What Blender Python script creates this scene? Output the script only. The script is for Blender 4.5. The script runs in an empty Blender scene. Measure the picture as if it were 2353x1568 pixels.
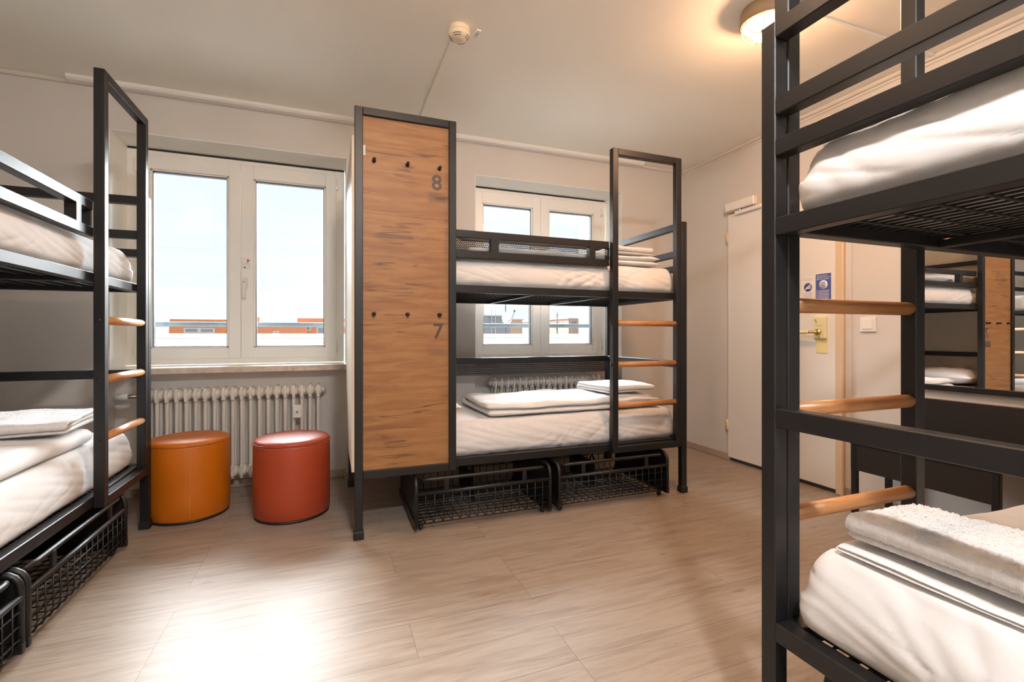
import bpy, math, random
from mathutils import Vector, Matrix, noise
random.seed(7)
PI = math.pi
scn = bpy.context.scene
COL = scn.collection

# ------------------------------------------------------------------ materials
def new_mat(name):
    m = bpy.data.materials.new(name); m.use_nodes = True
    nt = m.node_tree; b = nt.nodes['Principled BSDF']
    return m, nt, b
def N(nt, t, **kw):
    n = nt.nodes.new(t)
    for k, v in kw.items():
        if k.startswith('i_'):
            n.inputs[k[2:].replace('_', ' ')].default_value = v
        else:
            setattr(n, k, v)
    return n
def L(nt, a, b): nt.links.new(a, b)
def ramp(nt, fac, stops, interp='LINEAR'):
    r = nt.nodes.new('ShaderNodeValToRGB'); r.color_ramp.interpolation = interp
    el = r.color_ramp.elements
    while len(el) < len(stops): el.new(0.5)
    for e, (p, c) in zip(el, stops):
        e.position = p; e.color = (c, c, c, 1) if isinstance(c, (int, float)) else (*c, 1)
    L(nt, fac, r.inputs['Fac']); return r
def mixc(nt, a, b, fac, mode='MIX'):
    m = nt.nodes.new('ShaderNodeMix'); m.data_type = 'RGBA'; m.blend_type = mode
    for s, v in ((m.inputs[0], fac), (m.inputs[6], a), (m.inputs[7], b)):
        if isinstance(v, (int, float)): s.default_value = v
        elif isinstance(v, tuple): s.default_value = (*v, 1)
        else: L(nt, v, s)
    return m.outputs[2]
def coords(nt, scale=(1, 1, 1), kind='Object', loc=(0, 0, 0)):
    tc = nt.nodes.new('ShaderNodeTexCoord'); mp = nt.nodes.new('ShaderNodeMapping')
    mp.inputs['Scale'].default_value = scale; mp.inputs['Location'].default_value = loc
    L(nt, tc.outputs[kind], mp.inputs['Vector']); return mp.outputs['Vector']
def noise_tex(nt, vec, scale, detail=4, rough=.55, dist=0):
    n = N(nt, 'ShaderNodeTexNoise'); n.inputs['Scale'].default_value = scale
    n.inputs['Detail'].default_value = detail; n.inputs['Roughness'].default_value = rough
    n.inputs['Distortion'].default_value = dist
    if vec is not None: L(nt, vec, n.inputs['Vector'])
    return n
def bump(nt, b, h, strength, dist=.01):
    n = N(nt, 'ShaderNodeBump'); n.inputs['Strength'].default_value = strength
    n.inputs['Distance'].default_value = dist
    L(nt, h, n.inputs['Height']); L(nt, n.outputs['Normal'], b.inputs['Normal'])

def simple(name, col, rough=.5, metal=0, spec=.5, bump_s=0, bump_scale=200, var=0):
    m, nt, b = new_mat(name)
    b.inputs['Base Color'].default_value = (*col, 1); b.inputs['Roughness'].default_value = rough
    b.inputs['Metallic'].default_value = metal; b.inputs['Specular IOR Level'].default_value = spec
    if bump_s or var:
        v = coords(nt); n = noise_tex(nt, v, bump_scale)
        if bump_s: bump(nt, b, n.outputs['Fac'], bump_s, .002)
        if var:
            n2 = noise_tex(nt, v, 3)
            c = mixc(nt, tuple(x * (1 - var) for x in col), tuple(min(1, x * (1 + var)) for x in col), n2.outputs['Fac'])
            L(nt, c, b.inputs['Base Color'])
    return m

M = {}
M['wall'] = simple('wall_paint', (.66, .63, .595), .75, bump_s=.25, bump_scale=120, var=.025)
M['wall_white'] = simple('reveal_paint', (.88, .87, .82), .6, bump_s=.1)
M['ceiling'] = simple('ceiling_paint', (.88, .86, .79), .7, bump_s=.2, bump_scale=90, var=.02)
M['cornice'] = simple('cornice_paint', (.70, .66, .60), .5)
M['black'] = simple('black_powder_coat', (.0085, .008, .0085), .42, bump_s=.12, bump_scale=500)
M['black_wire'] = simple('black_wire_coat', (.006, .006, .0065), .40)
M['dark_plastic'] = simple('black_plastic', (.012, .012, .013), .5)
M['upvc'] = simple('window_plastic', (.88, .875, .84), .32)
M['white_plastic'] = simple('white_plastic', (.82, .81, .78), .35)
M['gasket'] = simple('gasket_rubber', (.05, .05, .055), .6)
M['radiator'] = simple('radiator_enamel', (.74, .71, .66), .35, bump_s=.06, bump_scale=60)
M['chrome'] = simple('brushed_steel', (.55, .55, .55), .3, metal=1)
M['brass'] = simple('brass', (.72, .52, .22), .3, metal=1)
M['ivory'] = simple('ivory_plastic', (.80, .72, .42), .4)
M['door'] = simple('door_gloss_paint', (.80, .775, .74), .22, bump_s=.12, bump_scale=14, var=.02)
M['door_trim'] = simple('door_trim_paint', (.70, .53, .36), .4, bump_s=.1, bump_scale=30, var=.1)
M['dark_wood'] = simple('black_stained_wood', (.020, .017, .016), .42, bump_s=.15, bump_scale=40)
M['mirror'] = simple('mirror_silver', (.90, .91, .91), .0, metal=1)
M['baseboard'] = simple('baseboard_laminate', (.42, .33, .26), .45, var=.08, bump_s=.05)
M['card'] = simple('yellow_card', (.80, .70, .33), .6)
M['poster_white'] = simple('poster_paper', (.84, .84, .83), .5)
M['poster_blue'] = simple('poster_blue_print', (.075, .105, .36), .45)
M['ink_dark'] = simple('grey_ink', (.12, .12, .13), .7)
M['ink_light'] = simple('pale_grey_ink', (.42, .42, .44), .7)
M['red_dot'] = simple('red_print', (.55, .08, .07), .6)
M['green_dot'] = simple('green_print', (.06, .32, .14), .6)
M['numeral'] = simple('numeral_vinyl', (.075, .05, .045), .5)
M['parapet'] = simple('white_parapet_render', (.62, .62, .62), .8, var=.01)
M['roof_gravel'] = simple('dark_roof_gravel', (.07, .07, .07), .95, var=.2, bump_s=.3, bump_scale=60)
M['terrace_bounce'] = simple('pale_bounce_terrace', (.34, .34, .33), .9, var=.05)  # unseen strip outside, made pale to bounce daylight onto ceiling and reveals
M['orange_roof'] = simple('orange_tile_roof', (.66, .22, .085), .8, var=.15)
M['pale_render'] = simple('pale_building_render', (.58, .56, .54), .9, var=.04)
M['peach_render'] = simple('peach_building_render', (.58, .38, .27), .9, var=.05)
M['grey_render'] = simple('grey_building_cladding', (.24, .24, .25), .9, var=.2)
M['brick_render'] = simple('pale_brick_building', (.44, .31, .26), .9, var=.1)
M['dark_window'] = simple('distant_window', (.18, .2, .24), .3)
M['galv'] = simple('galvanised_steel', (.06, .075, .085), .7, metal=0, spec=.2)
M['pale_steel'] = simple('pale_steel', (.45, .45, .45), .6)
M['dish'] = simple('dish_white', (.80, .80, .80), .5)
M['twig'] = simple('bare_twig', (.30, .26, .24), .9)
M['yellow_tree'] = simple('yellow_foliage', (.75, .62, .22), .9)
M['cream_detector'] = simple('aged_cream_plastic', (.78, .68, .50), .42)

def fabric(name, col, weave=900, b1=.12, b2=0, rough=.92):
    m, nt, b = new_mat(name)
    b.inputs['Base Color'].default_value = (*col, 1); b.inputs['Roughness'].default_value = rough
    b.inputs['Specular IOR Level'].default_value = .2
    b.inputs['Sheen Weight'].default_value = .15
    v = coords(nt); n = noise_tex(nt, v, weave, 2)
    if b2:
        n2 = noise_tex(nt, v, 14, 5, .6, .6)
        a = N(nt, 'ShaderNodeMath', operation='MULTIPLY_ADD'); a.inputs[1].default_value = b2
        L(nt, n2.outputs['Fac'], a.inputs[0]); L(nt, n.outputs['Fac'], a.inputs[2]); h = a.outputs[0]
    else: h = n.outputs['Fac']
    bump(nt, b, h, b1, .004); return m
M['sheet'] = fabric('white_cotton_sheet', (.70, .695, .70), 700, .15, 4)
M['duvet'] = fabric('white_duvet_cover', (.76, .76, .765), 600, .12, 8)
M['towel'] = fabric('white_terry_towel', (.76, .755, .755), 420, .7, 2)
M['pillow'] = fabric('white_pillowcase', (.84, .83, .83), 600, .15, 8)

def wood_panel(name, lift=0):
    m, nt, b = new_mat(name)
    v = coords(nt, (1.0, 1.0, 9.0))
    n = noise_tex(nt, v, 3.2, 8, .62, .55)
    c = ramp(nt, n.outputs['Fac'], [(.25, (.20, .085, .028)), (.45, (.285, .130, .045)), (.62, (.36, .178, .065)), (.8, (.27, .12, .042))])
    vf = coords(nt, (3, 3, 160)); nf = noise_tex(nt, vf, 3, 3, .6)
    c2 = mixc(nt, c.outputs['Color'], (.20, .085, .03), ramp(nt, nf.outputs['Fac'], [(.5, 0), (.75, .35)]).outputs['Color'])
    # long dark cracks
    vc = coords(nt, (.5, .5, 10), loc=(3.1, 0, 1.7)); nc = noise_tex(nt, vc, 1.9, 2, .45, .35)
    s = N(nt, 'ShaderNodeMath', operation='SUBTRACT'); s.inputs[1].default_value = .5; L(nt, nc.outputs['Fac'], s.inputs[0])
    ab = N(nt, 'ShaderNodeMath', operation='ABSOLUTE'); L(nt, s.outputs[0], ab.inputs[0])
    line = ramp(nt, ab.outputs[0], [(0, 1), (.010, .6), (.022, 0)])
    vm = coords(nt, (1, 1, 2.5), loc=(9, 4, 2)); nm = noise_tex(nt, vm, 4.5, 2)
    gate = ramp(nt, nm.outputs['Fac'], [(.53, 0), (.60, .95)])
    mu = N(nt, 'ShaderNodeMath', operation='MULTIPLY'); L(nt, line.outputs['Color'], mu.inputs[0]); L(nt, gate.outputs['Color'], mu.inputs[1])
    c3 = mixc(nt, c2, (.10, .048, .022), mu.outputs[0])
    # knots
    vk = coords(nt, (1.3, 1.3, 3.0), loc=(.3, .2, .35)); vo = N(nt, 'ShaderNodeTexVoronoi'); vo.inputs['Scale'].default_value = 3.1; L(nt, vk, vo.inputs['Vector'])
    kn = ramp(nt, vo.outputs['Distance'], [(0, .75), (.055, .45), (.10, 0)])
    c4 = mixc(nt, c3, (.20, .10, .045), kn.outputs['Color'])
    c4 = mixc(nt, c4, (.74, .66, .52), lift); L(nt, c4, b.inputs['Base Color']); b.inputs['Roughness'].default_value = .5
    bump(nt, b, nf.outputs['Fac'], .08, .002); return m
M['oak'] = wood_panel('oak_decor_panel'); M['daylit_oak'] = wood_panel('daylit_oak_decor_panel', .78)  # second one is the same oak with window light put into its colour

def beech():
    m, nt, b = new_mat('oiled_beech_dowel')
    v = coords(nt, (2, 30, 30)); n = noise_tex(nt, v, 3, 5, .6)
    c = ramp(nt, n.outputs['Fac'], [(.3, (.36, .15, .055)), (.55, (.52, .24, .09)), (.75, (.43, .19, .07))])
    L(nt, c.outputs['Color'], b.inputs['Base Color']); b.inputs['Roughness'].default_value = .35; return m
M['beech'] = beech()

def floor_mat():
    m, nt, b = new_mat('oak_laminate_floor')
    v = coords(nt, (1, 1, 1), loc=(.55, -1.925 + 20 * .1935, 0))
    def brick(c1, c2, mort):
        t = N(nt, 'ShaderNodeTexBrick'); t.offset = .37; t.offset_frequency = 3
        t.inputs['Scale'].default_value = 1; t.inputs['Brick Width'].default_value = 1.29; t.inputs['Row Height'].default_value = .1935
        t.inputs['Mortar Size'].default_value = .0009; t.inputs['Mortar Smooth'].default_value = .0; t.inputs['Bias'].default_value = 0
        t.inputs['Color1'].default_value = c1; t.inputs['Color2'].default_value = c2; t.inputs['Mortar'].default_value = mort
        L(nt, v, t.inputs['Vector']); return t
    bid = brick((0, 0, 0, 1), (1, 1, 1, 1), (0, 0, 0, 1))
    # grain shifted per plank
    sc = N(nt, 'ShaderNodeVectorMath', operation='SCALE'); sc.inputs['Scale'].default_value = 17.3; L(nt, bid.outputs['Color'], sc.inputs[0])
    ad = N(nt, 'ShaderNodeVectorMath', operation='ADD'); L(nt, v, ad.inputs[0]); L(nt, sc.outputs[0], ad.inputs[1])
    mp = N(nt, 'ShaderNodeMapping'); mp.inputs['Scale'].default_value = (1.3, 13, 1); L(nt, ad.outputs[0], mp.inputs['Vector'])
    g = noise_tex(nt, mp.outputs['Vector'], 2.4, 8, .62, .7)
    mf = N(nt, 'ShaderNodeMapping'); mf.inputs['Scale'].default_value = (4, 170, 1); L(nt, ad.outputs[0], mf.inputs['Vector'])
    gf = noise_tex(nt, mf.outputs['Vector'], 2, 4, .6)
    c = ramp(nt, g.outputs['Fac'], [(.22, (.175, .128, .098)), (.40, (.29, .228, .182)), (.58, (.375, .308, .252)), (.80, (.255, .196, .153))])
    c2 = mixc(nt, c.outputs['Color'], (.24, .175, .125), ramp(nt, gf.outputs['Fac'], [(.45, 0), (.75, .5)]).outputs['Color'])
    c2 = mixc(nt, c2, (.36, .295, .245), mixc(nt, (0, 0, 0), (.3, .3, .3), bid.outputs['Color']))
    # knots
    mk = N(nt, 'ShaderNodeMapping'); mk.inputs['Scale'].default_value = (1.0, 2.6, 1); L(nt, ad.outputs[0], mk.inputs['Vector'])
    nd = noise_tex(nt, mk.outputs['Vector'], 6, 2)
    vo = N(nt, 'ShaderNodeTexVoronoi'); vo.inputs['Scale'].default_value = 2.6
    wob = N(nt, 'ShaderNodeVectorMath', operation='MULTIPLY_ADD'); wob.inputs[1].default_value = (.12, .12, .12)
    L(nt, nd.outputs['Color'], wob.inputs[0]); L(nt, mk.outputs['Vector'], wob.inputs[2]); L(nt, wob.outputs[0], vo.inputs['Vector'])
    kn = ramp(nt, vo.outputs['Distance'], [(0, .8), (.035, .55), (.05, .25), (.06, .4), (.10, 0)])
    c3 = mixc(nt, c2, (.14, .095, .07), kn.outputs['Color'])
    c4 = mixc(nt, c3, (.17, .125, .095), bid.outputs['Fac'])
    L(nt, c4, b.inputs['Base Color'])
    rr = ramp(nt, gf.outputs['Fac'], [(.3, .34), (.7, .44)]); L(nt, rr.outputs['Color'], b.inputs['Roughness'])
    b.inputs['Specular IOR Level'].default_value = .28
    iv = N(nt, 'ShaderNodeMath', operation='MULTIPLY_ADD'); iv.inputs[1].default_value = -3; L(nt, bid.outputs['Fac'], iv.inputs[0]); L(nt, gf.outputs['Fac'], iv.inputs[2])
    bump(nt, b, iv.outputs[0], .10, .002); return m
M['floor'] = floor_mat()

def leather(name, col):
    m, nt, b = new_mat(name)
    v = coords(nt); vo = N(nt, 'ShaderNodeTexVoronoi'); vo.inputs['Scale'].default_value = 420; L(nt, v, vo.inputs['Vector'])
    n = noise_tex(nt, v, 5, 3)
    L(nt, mixc(nt, tuple(x * .9 for x in col), tuple(x * 1.08 for x in col), n.outputs['Fac']), b.inputs['Base Color'])
    b.inputs['Roughness'].default_value = .42; bump(nt, b, vo.outputs['Distance'], .12, .001); return m
M['orange_leather'] = leather('orange_leatherette', (.60, .155, .004))
M['red_leather'] = leather('red_orange_leatherette', (.43, .062, .022))
M['stitch_orange'] = simple('orange_thread', (.80, .42, .08), .7)
M['stitch_red'] = simple('pale_red_thread', (.72, .36, .24), .7)

def sill_mat():
    m, nt, b = new_mat('worn_stone_sill')
    v = coords(nt); n = noise_tex(nt, v, 9, 7, .7, 1)
    c = ramp(nt, n.outputs['Fac'], [(.3, (.45, .34, .26)), (.5, (.66, .54, .44)), (.7, (.74, .66, .58))])
    L(nt, c.outputs['Color'], b.inputs['Base Color']); b.inputs['Roughness'].default_value = .4; return m
M['sill'] = sill_mat()

def glass_mat(name, tint, spec=1.0, rough=0.0):
    m = bpy.data.materials.new(name); m.use_nodes = True; nt = m.node_tree; nt.nodes.clear()
    o = N(nt, 'ShaderNodeOutputMaterial'); t = N(nt, 'ShaderNodeBsdfTransparent'); t.inputs['Color'].default_value = (*tint, 1)
    g = N(nt, 'ShaderNodeBsdfGlossy'); g.inputs['Roughness'].default_value = rough
    f = N(nt, 'ShaderNodeFresnel'); f.inputs['IOR'].default_value = 1.45
    mu = N(nt, 'ShaderNodeMath', operation='MULTIPLY'); mu.inputs[1].default_value = spec; L(nt, f.outputs[0], mu.inputs[0])
    mx = N(nt, 'ShaderNodeMixShader'); L(nt, mu.outputs[0], mx.inputs[0]); L(nt, t.outputs[0], mx.inputs[1]); L(nt, g.outputs[0], mx.inputs[2])
    L(nt, mx.outputs[0], o.inputs[0]); return m
M['glass'] = glass_mat('window_glass', (.97, .985, .985))
M['clear_film'] = glass_mat('clear_card_sleeve', (.96, .95, .95), .8, .2)

def emis(name, col, s):
    m, nt, b = new_mat(name)
    b.inputs['Base Color'].default_value = (.9, .9, .9, 1)
    b.inputs['Emission Color'].default_value = (*col, 1); b.inputs['Emission Strength'].default_value = s; return m
M['lamp_glass'] = emis('lit_warm_lamp_glass', (1.0, .57, .31), 128)
M['lamp_glass_fill'] = emis('neutral_fill_lamp_glass', (.97, .985, 1.0), 330)
M['lamp_glass_soft'] = emis('lit_soft_lamp_glass', (1.0, .66, .42), 75)

# ------------------------------------------------------------------ mesh builder
class MB:
    def __init__(s): s.v = []; s.f = []; s.mi = []; s.sm = []; s.mats = []
    def mat(s, m):
        if m not in s.mats: s.mats.append(m)
        return s.mats.index(m)
    def add(s, vs, fs, m, smooth=False):
        b = len(s.v); s.v += [tuple(v) for v in vs]; k = s.mat(m)
        for f in fs: s.f.append(tuple(b + i for i in f)); s.mi.append(k); s.sm.append(smooth)
        return s
    def box(s, x0, x1, y0, y1, z0, z1, m):
        if x0 > x1: x0, x1 = x1, x0
        if y0 > y1: y0, y1 = y1, y0
        if z0 > z1: z0, z1 = z1, z0
        vs = [(x, y, z) for z in (z0, z1) for y in (y0, y1) for x in (x0, x1)]
        return s.add(vs, [(0, 2, 3, 1), (4, 5, 7, 6), (0, 1, 5, 4), (2, 6, 7, 3), (0, 4, 6, 2), (1, 3, 7, 5)], m)
    def bbox(s, x0, x1, y0, y1, z0, z1, m, c=.003):
        """box with chamfered edges"""
        if x0 > x1: x0, x1 = x1, x0
        if y0 > y1: y0, y1 = y1, y0
        if z0 > z1: z0, z1 = z1, z0
        lo = (x0, y0, z0); hi = (x1, y1, z1); c = min(c, (x1 - x0) / 2.5, (y1 - y0) / 2.5, (z1 - z0) / 2.5)
        vs = []; idx = {}
        for sx in (0, 1):
            for sy in (0, 1):
                for sz in (0, 1):
                    S = (sx, sy, sz)
                    for ax in range(3):
                        p = []
                        for k in range(3):
                            e = hi[k] if S[k] else lo[k]
                            if k != ax: e += -c if S[k] else c
                            p.append(e)
                        idx[S + (ax,)] = len(vs); vs.append(p)
        fs = []
        for ax in range(3):
            a, b2 = [k for k in range(3) if k != ax]
            for sd in (0, 1):
                q = []
                for (i, j) in ((0, 0), (1, 0), (1, 1), (0, 1)):
                    S = [0, 0, 0]; S[ax] = sd; S[a] = i; S[b2] = j; q.append(idx[tuple(S) + (ax,)])
                fs.append(q)
        for ax in range(3):       # edge chamfers
            a, b2 = [k for k in range(3) if k != ax]
            for i in (0, 1):
                for j in (0, 1):
                    S = [0, 0, 0]; S[a] = i; S[b2] = j
                    S0 = list(S); S0[ax] = 0; S1 = list(S); S1[ax] = 1
                    fs.append([idx[tuple(S0) + (a,)], idx[tuple(S1) + (a,)], idx[tuple(S1) + (b2,)], idx[tuple(S0) + (b2,)]])
        for sx in (0, 1):
            for sy in (0, 1):
                for sz in (0, 1):
                    fs.append([idx[(sx, sy, sz, k)] for k in range(3)])
        return s.add(vs, fs, m)
    def tube(s, pts, r, m, n=8, cap=True, smooth=True, closed=False):
        pts = [Vector(p) for p in pts]; K = len(pts); vs = []; fs = []
        prev = None
        for i, p in enumerate(pts):
            if closed: d = pts[(i + 1) % K] - pts[i - 1]
            else: d = pts[min(i + 1, K - 1)] - pts[max(i - 1, 0)]
            d.normalize()
            if prev is None:
                a = Vector((0, 0, 1)) if abs(d.z) < .9 else Vector((1, 0, 0))
                u = d.cross(a).normalized()
            else: u = (prev - d * prev.dot(d)).normalized()
            prev = u; w = d.cross(u)
            rr = r[i] if isinstance(r, (list, tuple)) else r
            for k in range(n):
                t = 2 * PI * k / n; vs.append(p + u * (rr * math.cos(t)) + w * (rr * math.sin(t)))
        for i in range(K if closed else K - 1):
            j = (i + 1) % K
            for k in range(n):
                fs.append((i * n + k, i * n + (k + 1) % n, j * n + (k + 1) % n, j * n + k))
        if cap and not closed:
            fs.append(tuple(range(n - 1, -1, -1))); fs.append(tuple((K - 1) * n + k for k in range(n)))
        return s.add(vs, fs, m, smooth)
    def lathe(s, prof, m, c=(0, 0, 0), n=24, axis='z', sx=1, sy=1, smooth=True):
        vs = []; fs = []
        for (r, h) in prof:
            for k in range(n):
                t = 2 * PI * k / n; a, b = r * math.cos(t) * sx, r * math.sin(t) * sy
                p = {'z': (a, b, h), 'y': (a, h, b), 'x': (h, a, b)}[axis]
                vs.append((c[0] + p[0], c[1] + p[1], c[2] + p[2]))
        for i in range(len(prof) - 1):
            for k in range(n):
                fs.append((i * n + k, i * n + (k + 1) % n, (i + 1) * n + (k + 1) % n, (i + 1) * n + k))
        fs.append(tuple(range(n - 1, -1, -1))); fs.append(tuple((len(prof) - 1) * n + k for k in range(n)))
        return s.add(vs, fs, m, smooth)
    def prism(s, poly, axis, a, b, m, smooth=False):
        """extrude a 2D polygon along an axis: axis 'x' -> (y,z) poly, 'y' -> (x,z), 'z' -> (x,y)"""
        def P(p, h): return {'x': (h, p[0], p[1]), 'y': (p[0], h, p[1]), 'z': (p[0], p[1], h)}[axis]
        n = len(poly); vs = [P(p, a) for p in poly] + [P(p, b) for p in poly]
        fs = [tuple(range(n)), tuple(range(2 * n - 1, n - 1, -1))] + [(i, (i + 1) % n, n + (i + 1) % n, n + i) for i in range(n)]
        return s.add(vs, fs, m, smooth)
    def build(s, name, parent=None, loc=None, label=None, autosmooth=None):
        me = bpy.data.meshes.new(name); me.from_pydata(s.v, [], s.f)
        for m in s.mats: me.materials.append(m)
        me.polygons.foreach_set('material_index', s.mi); me.polygons.foreach_set('use_smooth', s.sm)
        import bmesh
        bm = bmesh.new(); bm.from_mesh(me); bmesh.ops.recalc_face_normals(bm, faces=bm.faces); bm.to_mesh(me); bm.free()
        me.update()
        o = bpy.data.objects.new(name, me); COL.objects.link(o)
        if parent: o.parent = parent
        if loc: o.location = loc
        if label: o['label'] = label
        return o

def empty(name, loc=(0, 0, 0), rz=0):
    o = bpy.data.objects.new(name, None); COL.objects.link(o); o.location = loc; o.rotation_euler = (0, 0, rz); o.empty_display_size = .05; return o
def tag(o, label, cat, group=None):
    o['label'] = label; o['category'] = cat
    if group: o['group'] = group
    return o
def struct(o): o['kind'] = 'structure'; return o
def kids(o): return [c for c in bpy.data.objects if c.parent == o]
def copy_tree(o, parent=None):
    c = o.copy(); COL.objects.link(c)
    if parent: c.parent = parent
    for ch in kids(o): copy_tree(ch, c)
    return c

def text_mesh(mb, txt, size, mapper, m, bold=0.0, align='CENTER', depth=0):
    """letters as flat filled outlines placed through mapper(x, y) -> 3D"""
    cu = bpy.data.curves.new('lettering', 'FONT'); cu.body = txt; cu.size = size; cu.align_x = align; cu.align_y = 'CENTER'
    cu.offset = bold; cu.resolution_u = 4
    ob = bpy.data.objects.new('lettering', cu); COL.objects.link(ob)
    dg = bpy.context.evaluated_depsgraph_get(); dg.update()
    me = bpy.data.meshes.new_from_object(ob.evaluated_get(dg))
    mb.add([mapper(v.co.x, v.co.y) for v in me.vertices], [tuple(p.vertices) for p in me.polygons], m)
    bpy.data.objects.remove(ob); bpy.data.curves.remove(cu); bpy.data.meshes.remove(me)

def ns(x, y, z): return noise.noise(Vector((x, y, z)))
def fbm(x, y, z, o=3):
    a = 1; t = 0; f = 1
    for _ in range(o): t += a * ns(x * f, y * f, z * f); a *= .5; f *= 2.03
    return t

# ------------------------------------------------------------------ camera
CAMZ = 1.04
cam = bpy.data.cameras.new('camera'); cam.sensor_width = 36; cam.lens = 1093 / 2353 * 36; cam.shift_y = -14 / 2353
cam.clip_start = .02; cam.clip_end = 200
co = bpy.data.objects.new('camera', cam); COL.objects.link(co)
co.location = (0, 0, CAMZ); co.rotation_euler = (PI / 2, 0, -math.radians(20.8)); scn.camera = co

# ------------------------------------------------------------------ room shell
XL, XR, YB, YW, CZ = -1.93, 3.10, -1.35, 3.62, 2.58
W1 = (-1.281, .104); W2 = (1.064, 2.424); OZ = 2.312; YF = 3.88   # window openings, head height, frame plane
b = MB(); b.box(XL - .1, XR + .1, YB - .1, 4.0, -.08, 0, M['floor']); struct(b.build('floor'))
b = MB(); b.box(XL - .1, XR + .1, YB - .1, 4.0, CZ, CZ + .1, M['ceiling']); struct(b.build('ceiling'))
b = MB()
w = M['wall']
for x0, x1 in ((XL - .1, W1[0]), (W1[1], W2[0]), (W2[1], XR + .1)): b.box(x0, x1, YW, 4.0, 0, CZ, w)
b.box(W1[0], W1[1], YW, 4.0, OZ, CZ, w); b.box(W2[0], W2[1], YW, 4.0, OZ, CZ, w)
for x0, x1 in (W1, W2):
    b.box(x0, x1, 3.715, 4.0, 0, .79, w)
    t = .004
    b.box(x0, x1, YW + .002, YF + .05, OZ - t, OZ, M['wall_white'])
    b.box(x0, x0 + t, YW + .002, YF + .05, .83, OZ, M['wall_white']); b.box(x1 - t, x1, YW + .002, YF + .05, .83, OZ, M['wall_white'])
struct(b.build('wall_back'))
b = MB(); b.box(XR, XR + .12, YB - .1, 4.0, 0, CZ, w); struct(b.build('wall_right'))
b = MB(); b.box(XL - .12, XL, YB - .1, 4.0, 0, CZ, w); struct(b.build('wall_left'))
b = MB(); b.box(XL, XR, YB - .1, YB, 0, CZ, w); struct(b.build('wall_front'))
# baseboards
b = MB(); h = .055
def bb(x0, x1, y0, y1): b.bbox(x0, x1, y0, y1, 0, h, M['baseboard'], .003)
bb(XL, W1[0], YW - .013, YW); bb(W1[1], W2[0], YW - .013, YW); bb(W2[1], XR, YW - .013, YW)
for x0, x1 in (W1, W2):
    bb(x0, x1, 3.702, 3.715); bb(x0, x0 + .012, YW - .013, 3.702); bb(x1 - .012, x1, YW - .013, 3.702)
struct(b.build('baseboard_back'))
b = MB(); bb(XR - .013, XR, 3.075, YW - .013); bb(XR - .013, XR, YB, 2.09); struct(b.build('baseboard_right'))
b = MB(); bb(XL, XL + .013, YB, YW - .013); struct(b.build('baseboard_left'))
# cornices
b = MB(); b.bbox(XR - .022, XR, YB, YW, 2.553, CZ, M['cornice'], .006); b.bbox(XR - .008, XR, YB, YW, 2.535, 2.553, M['cornice'], .003); struct(b.build('trim_1'))
b = MB(); b.bbox(XL, XR - .022, YW - .018, YW, 2.553, CZ, M['cornice'], .005); struct(b.build('trim_2'))

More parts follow.
